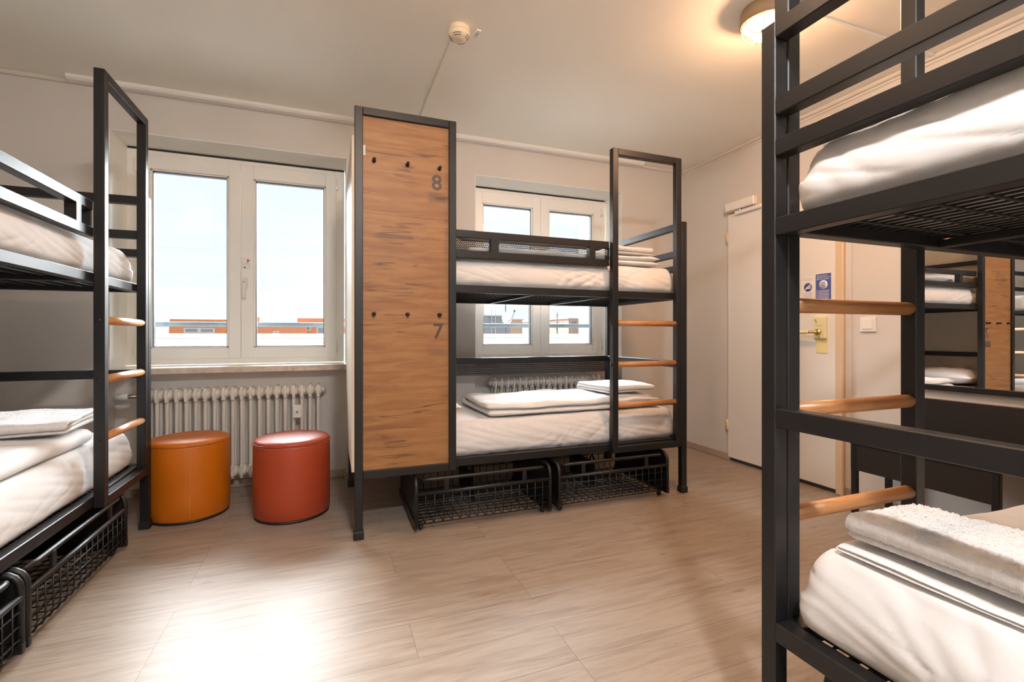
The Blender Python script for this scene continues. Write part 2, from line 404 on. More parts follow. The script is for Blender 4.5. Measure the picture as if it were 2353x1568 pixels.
# ------------------------------------------------------------------ windows
def make_window(idx, x0, x1, handle):
    root = empty('window_%d' % idx, ((x0 + x1) / 2, YF, .83)); struct(root)
    ox, oy, oz = root.location
    cx = (x0 + x1) / 2
    def at(mb): mb.v = [(v[0] - ox, v[1] - oy, v[2] - oz) for v in mb.v]; return mb
    pl = M['upvc']
    f0, f1, zb, zt = x0 - .003 + .006, x1 - .012, .832, 2.292
    b = MB()
    b.bbox(f0, f0 + .068, YF, YF + .07, zb, zt, pl, .004); b.bbox(f1 - .068, f1, YF, YF + .07, zb, zt, pl, .004)
    b.bbox(f0 + .066, f1 - .066, YF, YF + .07, zb, zb + .046, pl, .004); b.bbox(f0 + .066, f1 - .066, YF, YF + .07, zt - .036, zt, pl, .004)
    b.box(f0, f1, YF + .012, YF + .06, zt, OZ, M['gasket'])       # dark gap over the frame
    at(b).build('window_frame', root)
    xm = x0 + .676
    for sx0, sx1 in ((f0 + .055, xm), (xm + .002, f1 - .055)):
        mb = MB(); y0, y1 = YF - .016, YF + .05
        sz0, sz1 = zb + .042, zt - .03; gw = (.085, .058)[0]
        g0, g1, gz0, gz1 = sx0 + .078, sx1 - .075, .950, 2.164
        if sx0 > xm: g0, g1 = sx0 + .080, sx1 - .077
        mb.bbox(sx0, g0, y0, y1, sz0, sz1, pl, .004); mb.bbox(g1, sx1, y0, y1, sz0, sz1, pl, .004)
        mb.bbox(g0 - .002, g1 + .002, y0, y1, sz0, gz0, pl, .004); mb.bbox(g0 - .002, g1 + .002, y0, y1, gz1, sz1, pl, .004)
        # sloped glazing bead and gasket
        mb.box(g0, g0 + .012, y0 + .014, y1, gz0, gz1, pl); mb.box(g1 - .012, g1, y0 + .014, y1, gz0, gz1, pl)
        mb.box(g0, g1, y0 + .014, y1, gz0, gz0 + .008, pl); mb.box(g0, g1, y0 + .014, y1, gz1 - .008, gz1, pl)
        for a0, a1, c0, c1 in ((g0 + .012, g0 + .016, gz0, gz1), (g1 - .016, g1 - .012, gz0, gz1), (g0, g1, gz0 + .008, gz0 + .012), (g0, g1, gz1 - .012, gz1 - .008)):
            mb.box(a0, a1, y0 + .022, y1 - .004, c0, c1, M['gasket'])
        sash = at(mb).build('sash', root)
        p = MB(); p.box(g0 + .008, g1 - .008, YF + .018, YF + .022, gz0 + .006, gz1 - .006, M['glass']); at(p).build('pane', sash)
    # hinges
    for z in (.905, 2.14):
        hg = MB(); hg.bbox(f1 - .060, f1 - .046, YF - .030, YF - .002, z, z + .085, M['white_plastic'], .004)
        hg.bbox(f1 - .057, f1 - .049, YF - .036, YF - .028, z + .006, z + .022, M['chrome'], .001); at(hg).build('hinge', root)
        hg = MB(); hg.bbox(f0 + .046, f0 + .060, YF - .030, YF - .002, z, z + .085, M['white_plastic'], .004); at(hg).build('hinge', root)
    if handle:
        hx = xm + .028
        mb = MB(); mb.bbox(hx - .012, hx + .018, YF - .026, YF - .015, 1.372, 1.450, M['white_plastic'], .006); 
        mb.tube([(hx, YF - .02, 1.42), (hx, YF - .05, 1.42)], .009, M['white_plastic'], 10)
        mb.bbox(hx - .012, hx + .010, YF - .062, YF - .044, 1.300, 1.432, M['white_plastic'], .005)
        mb.lathe([(.0055, -.0635), (.0055, -.060)], M['ink_light'], (hx - .001, YF, 1.415), 12, 'y')
        at(mb).build('window_handle', root)
        st = MB(); sx0, sx1, sz0, sz1, yy = xm + .006, xm + .060, 1.515, 1.588, YF - .0168
        st.box(sx0, sx1, yy, YF - .016, sz0, sz1, M['poster_white'])
        for r in ((sx0, sx1, sz1 - .001, sz1), (sx0, sx1, sz0, sz0 + .001), (sx0, sx0 + .001, sz0, sz1), (sx1 - .001, sx1, sz0, sz1)): st.box(r[0], r[1], yy - .0004, yy, r[2], r[3], M['red_dot'])
        st.lathe([(.008, 0), (.008, .0005)], M['red_dot'], (sx1 - .014, yy - .0006, sz1 - .015), 16, 'y')
        st.lathe([(.0065, 0), (.0065, .0005)], M['green_dot'], (sx0 + .020, yy - .0006, sz0 + .009), 16, 'y')
        for k in range(3): st.box(sx0 + .008, sx0 + .045, yy - .0004, yy, sz0 + .026 + k * .006, sz0 + .0272 + k * .006, M['ink_light'])
        st.box(sx0 + .027, sx0 + .040, yy - .0004, yy, sz0 + .043, sz0 + .046, M['red_dot'])
        at(st).build('sticker', root, label='small white sticker with red and green dots')
    s = MB(); s.bbox(x0 - .0, x1 + .0, 3.588, YF + .0, .790, .830, M['sill'], .004)
    at(s).build('windowsill', root)
    s = MB(); s.box(x0 + .004, x1 - .004, YW + .01, YF - .001, .830, .8315, M['wall_white']); at(s).build('sill_top', root)
    return root
make_window(1, *W1, True)
make_window(2, *W2, False)

# ------------------------------------------------------------------ curtain rail, smoke detector, ducts
b = MB()
for prof in ([(3.540, 2.580), (3.540, 2.562), (3.552, 2.552), (3.575, 2.552), (3.575, 2.556), (3.580, 2.556), (3.580, 2.552), (3.598, 2.552), (3.598, 2.580)],):
    b.prism(prof, 'x', -1.46, 2.61, M['white_plastic'])
tag(b.build('curtain_rail'), 'long white curtain rail screwed to the ceiling above both windows', 'curtain rail')

sd = empty('smoke_detector', (.60, 2.325, CZ)); tag(sd, 'round cream smoke detector on the ceiling with slotted dome', 'smoke detector')
b = MB(); b.lathe([(.052, 0), (.053, -.004), (.053, -.022), (.050, -.024)], M['cream_detector'], n=40); b.build('base', sd)
b = MB(); b.lathe([(.050, -.023), (.055, -.027), (.055, -.035), (.050, -.046), (.040, -.055), (.028, -.060), (.012, -.062)], M['cream_detector'], n=40)
for R, z in ((.0475, -.0482), (.0395, -.0553)):
    for q in range(4):
        a0 = q * PI / 2 + .25 + math.radians(20)
        pts = [(R * math.cos(a0 + k * .95 / 8), R * math.sin(a0 + k * .95 / 8), z) for k in range(9)]
        b.tube(pts, .0016, M['gasket'], 6)
for k in range(5): b.lathe([(.0016, -.0628), (.0016, -.060)], M['gasket'], (.012 * math.cos(k * 1.3), .012 * math.sin(k * 1.3), 0), 8)
b.lathe([(.0035, -.0632), (.0035, -.060)], M['brass'], (0, 0, 0), 10)
b.build('sensor_dome', sd)
pl = empty('ceiling_number_sign', (.692, 2.335, CZ)); pl.rotation_euler = (0, 0, math.radians(8)); tag(pl, 'tiny white plate with the number 735 beside the smoke detector', 'sign')
b = MB(); b.bbox(-.011, .011, -.036, .036, -.006, 0, M['white_plastic'], .001)
text_mesh(b, '735', .024, lambda x, y: (-y, x, -.0064) if False else (y, -x, -.0064), M['ink_dark'])
b.build('plate', pl)
b = MB(); b.bbox(.578, .606, 2.38, 3.541, CZ - .014, CZ, M['ceiling'], .003)
tag(b.build('cable_duct'), 'thin painted cable duct running from the smoke detector towards the window wall', 'cable duct', 'ceiling cable ducts')
b = MB(); b.bbox(2.05, XR - .03, 1.606, 1.634, CZ - .014, CZ, M['ceiling'], .003)
tag(b.build('cable_duct'), 'thin painted cable duct on the ceiling between the caged lamp and the door wall', 'cable duct', 'ceiling cable ducts')

# ------------------------------------------------------------------ caged ceiling lamps
def caged_lamp(x, y, rz, label, gm):
    root = empty('ceiling_lamp', (x, y, CZ), rz); tag(root, label, 'ceiling lamp', 'caged bulkhead ceiling lamps')
    b = MB(); b.lathe([(.118, 0), (.124, -.012), (.129, -.070), (.122, -.074), (.106, -.066)], M['lamp_housing'], n=36, sx=1.0, sy=.86); b.build('base', root)
    b = MB(); b.lathe([(.100, -.062), (.101, -.076), (.094, -.096), (.078, -.114), (.050, -.125), (.015, -.128)], M[gm], n=36, sx=1.0, sy=.84); b.build('lamp_glass', root)
    b = MB(); wm = M['brass_wire']
    def ring(z, k): b.tube([(k * math.cos(t * PI / 18), k * .85 * math.sin(t * PI / 18), z) for t in range(36)], .0026, wm, 6, closed=True)
    ring(-.072, .116); 
    for ang in (0, 1):
        for off in (-.045, .045):
            if ang == 0: pts = [(-.112, off, -.072), (-.106, off, -.104), (-.085, off, -.129), (0, off, -.134), (.085, off, -.129), (.106, off, -.104), (.112, off, -.072)]
            else: pts = [(off, -.094, -.072), (off, -.090, -.104), (off, -.070, -.129), (off, 0, -.134), (off, .070, -.129), (off, .090, -.104), (off, .094, -.072)]
            b.tube(pts, .0026, wm, 6)
    b.build('cage', root)
    return root
M['lamp_housing'] = simple('bronze_lamp_housing', (.30, .20, .11), .45)
M['brass_wire'] = simple('brass_painted_wire', (.55, .42, .22), .4)
caged_lamp(1.93, 1.665, math.radians(-35), 'lit caged bulkhead lamp on the ceiling above the door, partly behind the near bed post', 'lamp_glass')
caged_lamp(.32, -.42, math.radians(20), 'added fill lamp, unseen, in caged bulkhead form on the ceiling farthest from the windows', 'lamp_glass_fill')  # unseen lamp added as neutral fill to brighten the room
caged_lamp(.30, 1.10, math.radians(60), 'lit caged bulkhead lamp on the ceiling in the middle of the room', 'lamp_glass_soft')

# ------------------------------------------------------------------ radiators
def radiator(x0, ncol, label, pipe_left):
    root = empty('radiator', (x0, 3.64, .085)); tag(root, label, 'radiator', 'white column radiators under the windows')
    m = M['radiator']; px = .0523; z0, z1 = 0.0, .612
    proto = None
    for k in range(ncol):
        b = MB()
        # one cast section: front and rear columns joined at round headers
        for yy in (-.038, .038):
            b.tube([(0, yy, z0 + .05), (0, yy, z1 - .05)], .0115, m, 10, cap=False)
        for zc in (z0 + .045, z1 - .045):
            b.lathe([(.020, -.0262), (.034, -.020), (.037, -.008), (.037, .008), (.034, .020), (.020, .0262)], m, (0, 0, zc), 16, 'x', sx=1.35)
        for sgn, zc in ((1, z1), (-1, z0)):
            b.prism([(-.060, zc - sgn * .085), (-.060, zc - sgn * .025), (-.050, zc - sgn * .004), (-.03, zc), (.03, zc), (.050, zc - sgn * .004), (.060, zc - sgn * .025), (.060, zc - sgn * .085), (.040, zc - sgn * .10), (.025, zc - sgn * .085), (-.025, zc - sgn * .085), (-.040, zc - sgn * .10)], 'x', -.0075, .0075, m)
        if proto is None:
            proto = b.build('radiator_section', root, (0, 0, 0))
        else:
            c = proto.copy(); COL.objects.link(c); c.parent = root; c.location = (k * px, 0, 0)
    xe = (ncol - 1) * px
    for xa, s in ((-.026, -1), (xe + .026, 1)):
        for zc in (z0 + .045, z1 - .045):
            b = MB(); b.lathe([(.022, 0), (.022, .012), (.012, .013), (.010, .028)] if s > 0 else [(.022, 0), (.022, -.012), (.012, -.013), (.010, -.028)], m, (xa, 0, zc), 12, 'x'); b.build('end_plug', root)
    sgn = -1 if pipe_left else 1; xa = -.05 if pipe_left else xe + .05
    b = MB(); b.tube([(xa, 0, z1 - .045), (xa + sgn * .05, 0, z1 - .045), (xa + sgn * .06, 0, z1 - .045)], [.012, .014, .014], M['chrome'], 12)
    b.tube([(xa + sgn * .06, 0, z1 - .045), (xa + sgn * .115, -.002, z1 - .045)], [.019, .022], M['white_plastic'], 16)
    b.tube([(xa + sgn * .0, 0.02, z1 - .05), (xa + sgn * .142, .03, z1 - .055)], .009, m, 10)
    b.build('valve', root)
    if pipe_left:
        b = MB(); b.bbox(xe - .16, xe - .105, -.072, -.052, .385, .475, M['white_plastic'], .004); b.lathe([(.008, -.076), (.008, -.070)], M['ink_light'], (xe - .133, 0, .43), 12, 'y'); b.build('heat_meter', root)
    # wall brackets and feet hidden behind: two short stands carry it
    for k in (2, ncol - 3):
        b = MB(); b.bbox(k * px - .01, k * px + .01, -.03, .03, -.085, .04, m, .003); b.build('stand', root)
    return root
radiator(-1.080, 20, 'white column radiator in the niche behind the two pouf stools', True)
radiator(1.225, 19, 'white column radiator behind the numbered bunk bed', False)

# ------------------------------------------------------------------ door wall
dr = empty('door_1', (XR, 2.6, 0)); struct(dr)
def rel(mb, o=None):
    ox, oy, oz = (o or dr).location; mb.v = [(v[0] - ox, v[1] - oy, v[2] - oz) for v in mb.v]; return mb
DX = XR - .022
b = MB(); b.bbox(DX, XR - .001, 2.153, 3.058, .028, 2.035, M['door'], .004); rel(b).build('door_leaf', dr)
b = MB(); b.box(XR - .004, XR - .001, 2.16, 3.05, 0, .028, M['gasket']); rel(b).build('threshold', dr)
b = MB(); b.bbox(XR - .034, XR, 2.098, 2.148, 0, 2.09, M['door_trim'], .006); b.bbox(XR - .012, XR, 2.060, 2.098, 0.055, 2.12, M['wall'], .004)
b.bbox(XR - .030, XR, 2.098, 3.06, 2.042, 2.09, M['door_trim'], .006); rel(b).build('door_frame', dr)
for z in (.25, 1.8):
    b = MB(); b.tube([(DX - .004, 3.060, z), (DX - .004, 3.060, z + .09)], .008, M['door_trim'], 10); rel(b).build('hinge', dr)
b = MB(); b.bbox(DX - .045, DX, 2.76, 3.045, 2.050, 2.118, M['white_plastic'], .006); b.bbox(DX - .030, DX, 2.70, 2.96, 2.012, 2.040, M['white_plastic'], .004)
b.bbox(DX - .032, DX - .012, 2.90, 2.94, 2.036, 2.054, M['chrome'], .002)
rel(b).build('door_closer', dr)
b = MB(); b.bbox(DX - .024, DX, 2.205, 2.290, 1.014, 1.165, M['ivory'], .005)
b.lathe([(.0045, -.026), (.0045, -.022)], M['ink_dark'], (DX, 2.247, 1.024), 10, 'x')
b.tube([(DX - .0245, 2.282, 1.140), (DX - .0245, 2.272, 1.143), (DX - .0245, 2.268, 1.130), (DX - .0245, 2.268, 1.118)], .002, M['ink_dark'], 6)
b.box(DX - .0245, DX - .024, 2.225, 2.275, 1.105, 1.107, M['ink_light']); b.box(DX - .0245, DX - .024, 2.225, 2.275, 1.099, 1.101, M['ink_light'])
rel(b).build('lock_plate', dr)
b = MB(); b.lathe([(.020, -.034), (.022, -.024)], M['brass'], (DX, 2.255, 1.060), 20, 'x'); b.tube([(DX - .03, 2.255, 1.060), (DX - .062, 2.255, 1.060)], .010, M['brass'], 12)
b.tube([(DX - .062, 2.250, 1.060), (DX - .062, 2.29, 1.060)], .0105, M['brass'], 12)
b.tube([(DX - .062, 2.288, 1.060), (DX - .062, 2.31, 1.060), (DX - .060, 2.345, 1.060), (DX - .055, 2.372, 1.060), (DX - .052, 2.378, 1.060)], [.010, .013, .014, .012, .006], M['ivory'], 14)
rel(b).build('door_handle', dr)
b = MB(); b.bbox(DX - .004, DX - .0005, 2.206, 2.286, .918, 1.0135, M['card'], .0008); 
tag(b.build('door_tag'), 'blank pale yellow card hanging below the lock plate on the door', 'card')

def poster(name, y0, y1, z0, z1, back, title, ink, label, icon):
    root = empty(name, (DX, (y0 + y1) / 2, (z0 + z1) / 2)); tag(root, label, 'poster', 'notices on the door')
    w, h = y1 - y0, z1 - z0
    X = -.0012
    b = MB(); b.box(X, -.0001, -w / 2, w / 2, -h / 2, h / 2, back); b.build('paper', root)
    b = MB(); f = lambda dx, dy: (lambda x, y: (X - .0006, -(x + dx), y + dy))
    for k, ln in enumerate(title): text_mesh(b, ln, .0105 if icon != 'smoke' else .0082, f(-w / 2 + .006, h / 2 - .012 - k * .0115), ink, .0002, 'LEFT')
    b.build('lettering', root)
    b = MB(); R = .030; cz = h / 2 - .073
    if icon == 'smoke':
        b.lathe([(R, X - .0006), (R, X - .0001)], M['poster_blue'], (0, 0, cz), 28, 'x')
        b.box(X - .0010, X - .0006, -.020, .020, cz - .012, cz - .006, M['poster_white']); b.box(X - .0010, X - .0006, -.022, .012, cz - .002, cz + .003, M['poster_white'])
        b.add([(X - .0012, .020, cz - .022), (X - .0012, .024, cz - .018), (X - .0012, -.020, cz + .022), (X - .0012, -.024, cz + .018)], [(0, 1, 2, 3)], M['poster_white'])
    else:
        b.lathe([(R, X - .0006), (R, X - .0001)], M['poster_white'], (0, 0, cz), 28, 'x')
        b.box(X - .0010, X - .0006, -.014, .014, cz - .018, cz + .008, M['poster_blue']); b.box(X - .0014, X - .0010, -.010, .010, cz - .014, cz + .004, M['poster_white'])
        b.box(X - .0018, X - .0014, -.006, .006, cz - .010, cz + .0, M['poster_blue']); b.box(X - .0010, X - .0006, -.014, .014, cz + .013, cz + .018, M['poster_blue'])
    b.build('pictogram', root)
    b = MB(); lm = M['ink_light'] if icon == 'smoke' else M['poster_white']
    for k in range(9):
        z = cz - R - .010 - k * .0095
        b.box(X - .0006, X - .0001, w / 2 - .012, w / 2 - .007, z - .0025, z + .0025, M['red_dot'] if k % 2 == 0 else M['poster_white'])
        if icon != 'smoke': b.box(X - .0008, X - .0006, w / 2 - .012, w / 2 - .007, z - .0008, z + .0025, M['poster_white'])
        b.box(X - .0006, X - .0001, -w / 2 + .008 + (k * 7 % 3) * .004, w / 2 - .017, z + .0008, z + .0022, lm); b.box(X - .0006, X - .0001, -w / 2 + .012, w / 2 - .017, z - .0022, z - .0008, lm)
    b.build('small_print', root)
poster('notice', 2.297, 2.392, 1.225, 1.442, M['poster_white'], ['Thanks for not smoking', 'in the entire building.'], M['ink_light'], 'white paper notice with round blue no smoking pictogram on the door', 'smoke')
poster('notice', 2.183, 2.288, 1.225, 1.450, M['poster_blue'], ['Take care of your', 'valuables! Use our free', 'safe at the reception.'], M['poster_white'], 'blue paper notice about the safe, with white round pictogram, on the door', 'safe')

sw = empty('light_switch', (XR, 1.962, 1.105)); tag(sw, 'square white light switch on the wall beside the door', 'light switch')
b = MB(); b.bbox(-.012, 0, -.046, .046, -.046, .046, M['white_plastic'], .003); b.build('cover_plate', sw)
b = MB(); b.bbox(-.017, -.011, -.030, .030, -.030, .030, M['white_plastic'], .003); b.build('rocker', sw)

mr = empty('wall_mirror', (XR, 1.23, 1.26)); tag(mr, 'wide wall mirror in a thin black frame above the black bench', 'mirror')
b = MB(); my0, my1, mz0, mz1 = -.33, .50, -.52, .60; fw = .028
for r in ((my0, my1, mz0, mz0 + fw), (my0, my1, mz1 - fw, mz1), (my0, my0 + fw, mz0, mz1), (my1 - fw, my1, mz0, mz1)): b.bbox(-.026, 0, r[0], r[1], r[2], r[3], M['black'], .002)
b.build('mirror_frame', mr)
b = MB(); b.box(-.014, -.010, my0 + fw, my1 - fw, mz0 + fw, mz1 - fw, M['mirror']); b.build('mirror_glass', mr)

bn = empty('bench', (2.90, 1.51, 0)); tag(bn, 'low black bench with deep front panel and board back below the wall mirror', 'bench')
dw = M['dark_wood']
b = MB(); b.bbox(-.165, .165, -.325, .325, .428, .446, dw, .003); b.build('seat', bn)
b = MB(); b.bbox(-.160, -.142, -.320, .322, .284, .428, dw, .002); b.build('front_panel', bn)
for x in (-.148, .142):
    for y in (-.305, .305):
        b = MB(); b.bbox(x - .014, x + .014, y - .014, y + .014, 0, .428, M['black'], .002); b.build('leg', bn)
b = MB(); b.bbox(.166, .195, -.60, .19, .430, .690, dw, .003); b.build('backrest', bn)

# ------------------------------------------------------------------ bunk beds
BL, BD, T = 2.085, .945, .040
def bunk(name, loc, rz, label, numerals, lift=0.0):
    root = empty(name, loc, rz); tag(root, label, 'bunk bed', 'bunk beds in the dormitory')
    bk = M['black']
    X = lambda u: BL - u
    def bx(mb, u0, u1, v0, v1, w0, w1, m=bk, c=.0025): mb.bbox(X(u1), X(u0), v0, v1, w0 + lift if w0 > .03 else w0, w1 + lift, m, c)
    # corner posts
    for (u, v, top) in ((0, 0, 1.787), (0, BD - T, 1.787), (BL - T, 0, .31), (BL - T, BD - T, 1.787)):
        mb = MB(); d = .0 if v else .0
        bx(mb, u, u + T, v + d, v + T, 0.02, top)
        p = mb.build('post', root)
        mb = MB(); mb.bbox(X(u + T) - .005, X(u) + .005, v - .005, v + T + .005, 0, .042, M['dark_plastic'], .004)
        mb.build('foot_cap', p)
    # end rails (foot end and head end)
    for u0 in (0, BL - T):
        for w0, w1 in ((1.745, 1.787), (1.562, 1.604), (1.464, 1.505), (.821, .866)):
            mb = MB(); bx(mb, u0, u0 + T, T, BD - T, w0, w1); mb.build('end_rail', root)
    # upper and lower bed frames with wire base
    for nm, w0, w1 in (('upper_bed_frame', 1.276, 1.318), ('lower_bed_frame', .312, .358)):
        mb = MB(); v0, v1 = T, BD - T
        bx(mb, T, BL - T, v0, v0 + T, w0, w1); bx(mb, T, BL - T, v1, v1 + T, w0, w1)
        bx(mb, 0, T, T, v1, w0, w1); bx(mb, BL - T, BL, T, v1, w0, w1)
        for uu in (.55, 1.05, 1.56): bx(mb, uu, uu + .03, v0 + T, v1, w0, w1 - .020)
        fr = mb.build(nm, root)
        mb = MB(); wm = M['black_wire']; zz = w1 - .014 + lift
        k = v0 + T + .055
        while k < v1: mb.tube([(X(T), k, zz - .004), (X(BL - T), k, zz - .004)], .0032, wm, 6); k += .075
        k = T + .03
        while k < BL - T: mb.box(X(k) - .004, X(k) + .004, v0 + T, v1, zz, zz + .004, wm); k += .034
        mb.build('wire_base', fr)
    # guard rail between the ladder and the panel
    mb = MB(); u0, u1, v0 = .570, BL - .527, T
    bx(mb, u0, u1, v0, v0 + T, 1.582, 1.624); bx(mb, u0, u1, v0, v0 + T, 1.470, 1.512)
    for ua, ub in ((.668, .710), (1.300, 1.347)): bx(mb, ua, ub, v0, v0 + T, 1.508, 1.586, bk, .001)
    mb.build('guard_rail', root)
    mb = MB()
    for w in (1.530, 1.562): mb.lathe([(.006, 0), (.006, .006), (.003, .007)], M['chrome'], (X(.564 + .012), v0 + .012, w + lift), 10, 'x')
    mb.bbox(X(.580), X(.567), v0 + .004, v0 + .036, 1.505 + lift, 1.588 + lift, bk, .001); mb.build('bracket', root)
    # perforated back guards
    for w0, w1, wr in ((1.600, 1.745, (1.745, 1.787)), (.735, .822, (.821, .866))):
        mb = MB(); cell = .0145; v = BD - T + .018
        nx = int((BL - 2 * T) / cell); nz = max(1, int((w1 - w0) / (cell * .9)))
        cz = (w1 - w0) / nz; h = .0046
        vs = []; fs = []
        for i in range(nx):
            for j in range(nz):
                x0 = T + i * cell; z0 = w0 + j * cz + lift; cx = x0 + cell * (.5 + (.18 if j % 2 else -.18)); cc = z0 + cz / 2
                bi = len(vs)
                sq = [(x0, z0), (x0 + cell / 2, z0), (x0 + cell, z0), (x0 + cell, z0 + cz / 2), (x0 + cell, z0 + cz), (x0 + cell / 2, z0 + cz), (x0, z0 + cz), (x0, z0 + cz / 2)]
                hx = [(cx + h * math.cos(-2.356 + q * PI / 4), cc + h * math.sin(-2.356 + q * PI / 4)) for q in range(8)]
                vs += [(p[0], v, p[1]) for p in sq] + [(p[0], v, p[1]) for p in hx]
                fs += [(bi + q, bi + (q + 1) % 8, bi + 8 + (q + 1) % 8, bi + 8 + q) for q in range(8)]
        mb.add(vs, fs, bk)
        mb.bbox(X(BL - T), X(T), BD - T, BD, wr[0] + lift, wr[1] + lift, bk, .0025)
        mb.build('perforated_guard', root)
    # ladder: tall tube frame with three beech rungs
    u0, u1 = T + .003, T + .528
    mb = MB()
    for ua, ub in ((u0, u0 + T), (u1 - T, u1)): bx(mb, ua, ub, 0, T, .305, 2.20)
    bx(mb, u0 + T, u1 - T, 0, T, 2.160, 2.20); bx(mb, u0 + T, u1 - T, 0, T, .305, .346)
    la = mb.build('ladder', root)
    for w in (1.113, .855, .600):
        mb = MB(); xa, xb = X(u1 - T) - .002, X(u0 + T) + .002; n = 10
        mb.tube([(xa, .020, w + lift), (xb, .020, w + lift)], .0185, M['beech'], 20)
        mb.build('rung', la)
        for uu, s in ((u0, 1), (u1, -1)):
            mb = MB(); mb.lathe([(.0075, 0), (.0075, .003), (.004, .0045)] if s > 0 else [(.0075, 0), (.0075, -.003), (.004, -.0045)], bk, (X(uu), .020, w + lift), 12, 'x'); mb.build('bolt', la)
    # privacy panel at the head end
    u0, u1 = BL - .525, BL
    mb = MB()
    for ua, ub in ((u0, u0 + T), (u1 - T, u1)): bx(mb, ua, ub, -.002, T - .002, .305, 2.20)
    bx(mb, u0 + T, u1 - T, -.002, T - .002, 2.160, 2.20); bx(mb, u0 + T, u1 - T, -.002, T - .002, .305, .346)
    mb.build('panel_frame', root)
    mb = MB(); mb.box(X(u1 - T + .002), X(u0 + T - .002), .014, .032, .344 + lift, 2.162 + lift, M['oak'])
    pp = mb.build('privacy_panel', root)
    yv = .014
    for w in (1.936, 1.148):
        for xx in (.095, .265, .435):
            mb = MB(); mb.tube([(xx, yv, w + lift), (xx, yv - .030, w + .001 + lift), (xx, yv - .034, w + .001 + lift)], [.0075, .0085, .006], M['dark_plastic'], 12)
            mb.lathe([(.0105, 0), (.0105, -.003)], M['dark_plastic'], (xx, yv, w + lift), 14, 'y'); mb.build('coat_hook', pp)
    if numerals:
        for tx, w, x in (('8', 1.856, .421), ('7', 1.056, .428)):
            mb = MB(); text_mesh(mb, tx, .115, lambda a, c, x=x, w=w: (x + a, yv - .0006, w + c), M['numeral'], .0022); mb.build('numeral', pp)
        for x0, x1, w0, w1 in ((.375, .463, 1.750, 1.806), (.370, .458, .926, .984)):
            mb = MB(); mb.add([(x0, yv - .0015, w0), (x1, yv - .0015, w0), (x1, yv - .0015, w1), (x0, yv - .0015, w1)], [(0, 1, 2, 3)], M['clear_film']); mb.build('card_holder', pp)
        mb = MB(); mb.box(.0425, .052, yv - .0008, yv - .0002, 1.960, 2.010, M['poster_white'])
        for k in range(11): mb.box(.045, .0485, yv - .0012, yv - .0008, 1.964 + k * .004, 1.9655 + k * .004 + (k % 3) * .0006, M['ink_dark'])
        mb.build('barcode_label', pp)
    mb = MB(); mb.box(-.014, -.001, T * .2, BD, .345 + lift, 2.05 + lift, M['daylit_oak']); mb.build('headboard_panel', root)
    return root
CBX, CBY = .110, 2.525
bunk('bunk_bed', (CBX, CBY, 0), 0, 'black bunk bed with oak panel numbered 8 and 7, standing across the second window', True)
bunk('bunk_bed', (.983 + BL, .872, 0), PI, 'black bunk bed standing in front of the door, mirror and bench', False)
bunk('bunk_bed', (-.914, 3.11 - BL, 0), PI / 2, 'black bunk bed with its ladder beside the orange pouf stool', False, -.010)

# bed-local frames: (origin, rotation) used for the bedding
BEDS = {'c': ((CBX, CBY, 0), 0, 0), 'r': ((.983 + BL, .872, 0), PI, 0), 'l': ((-.914, 3.11 - BL, 0), PI / 2, -.010)}
def bed_obj(o, key, x, y, z):
    (ox, oy, oz), rz, lift = BEDS[key]
    c, s = math.cos(rz), math.sin(rz)
    o.location = (ox + c * x - s * y, oy + s * x + c * y, z + lift); o.rotation_euler = (0, 0, rz); return o

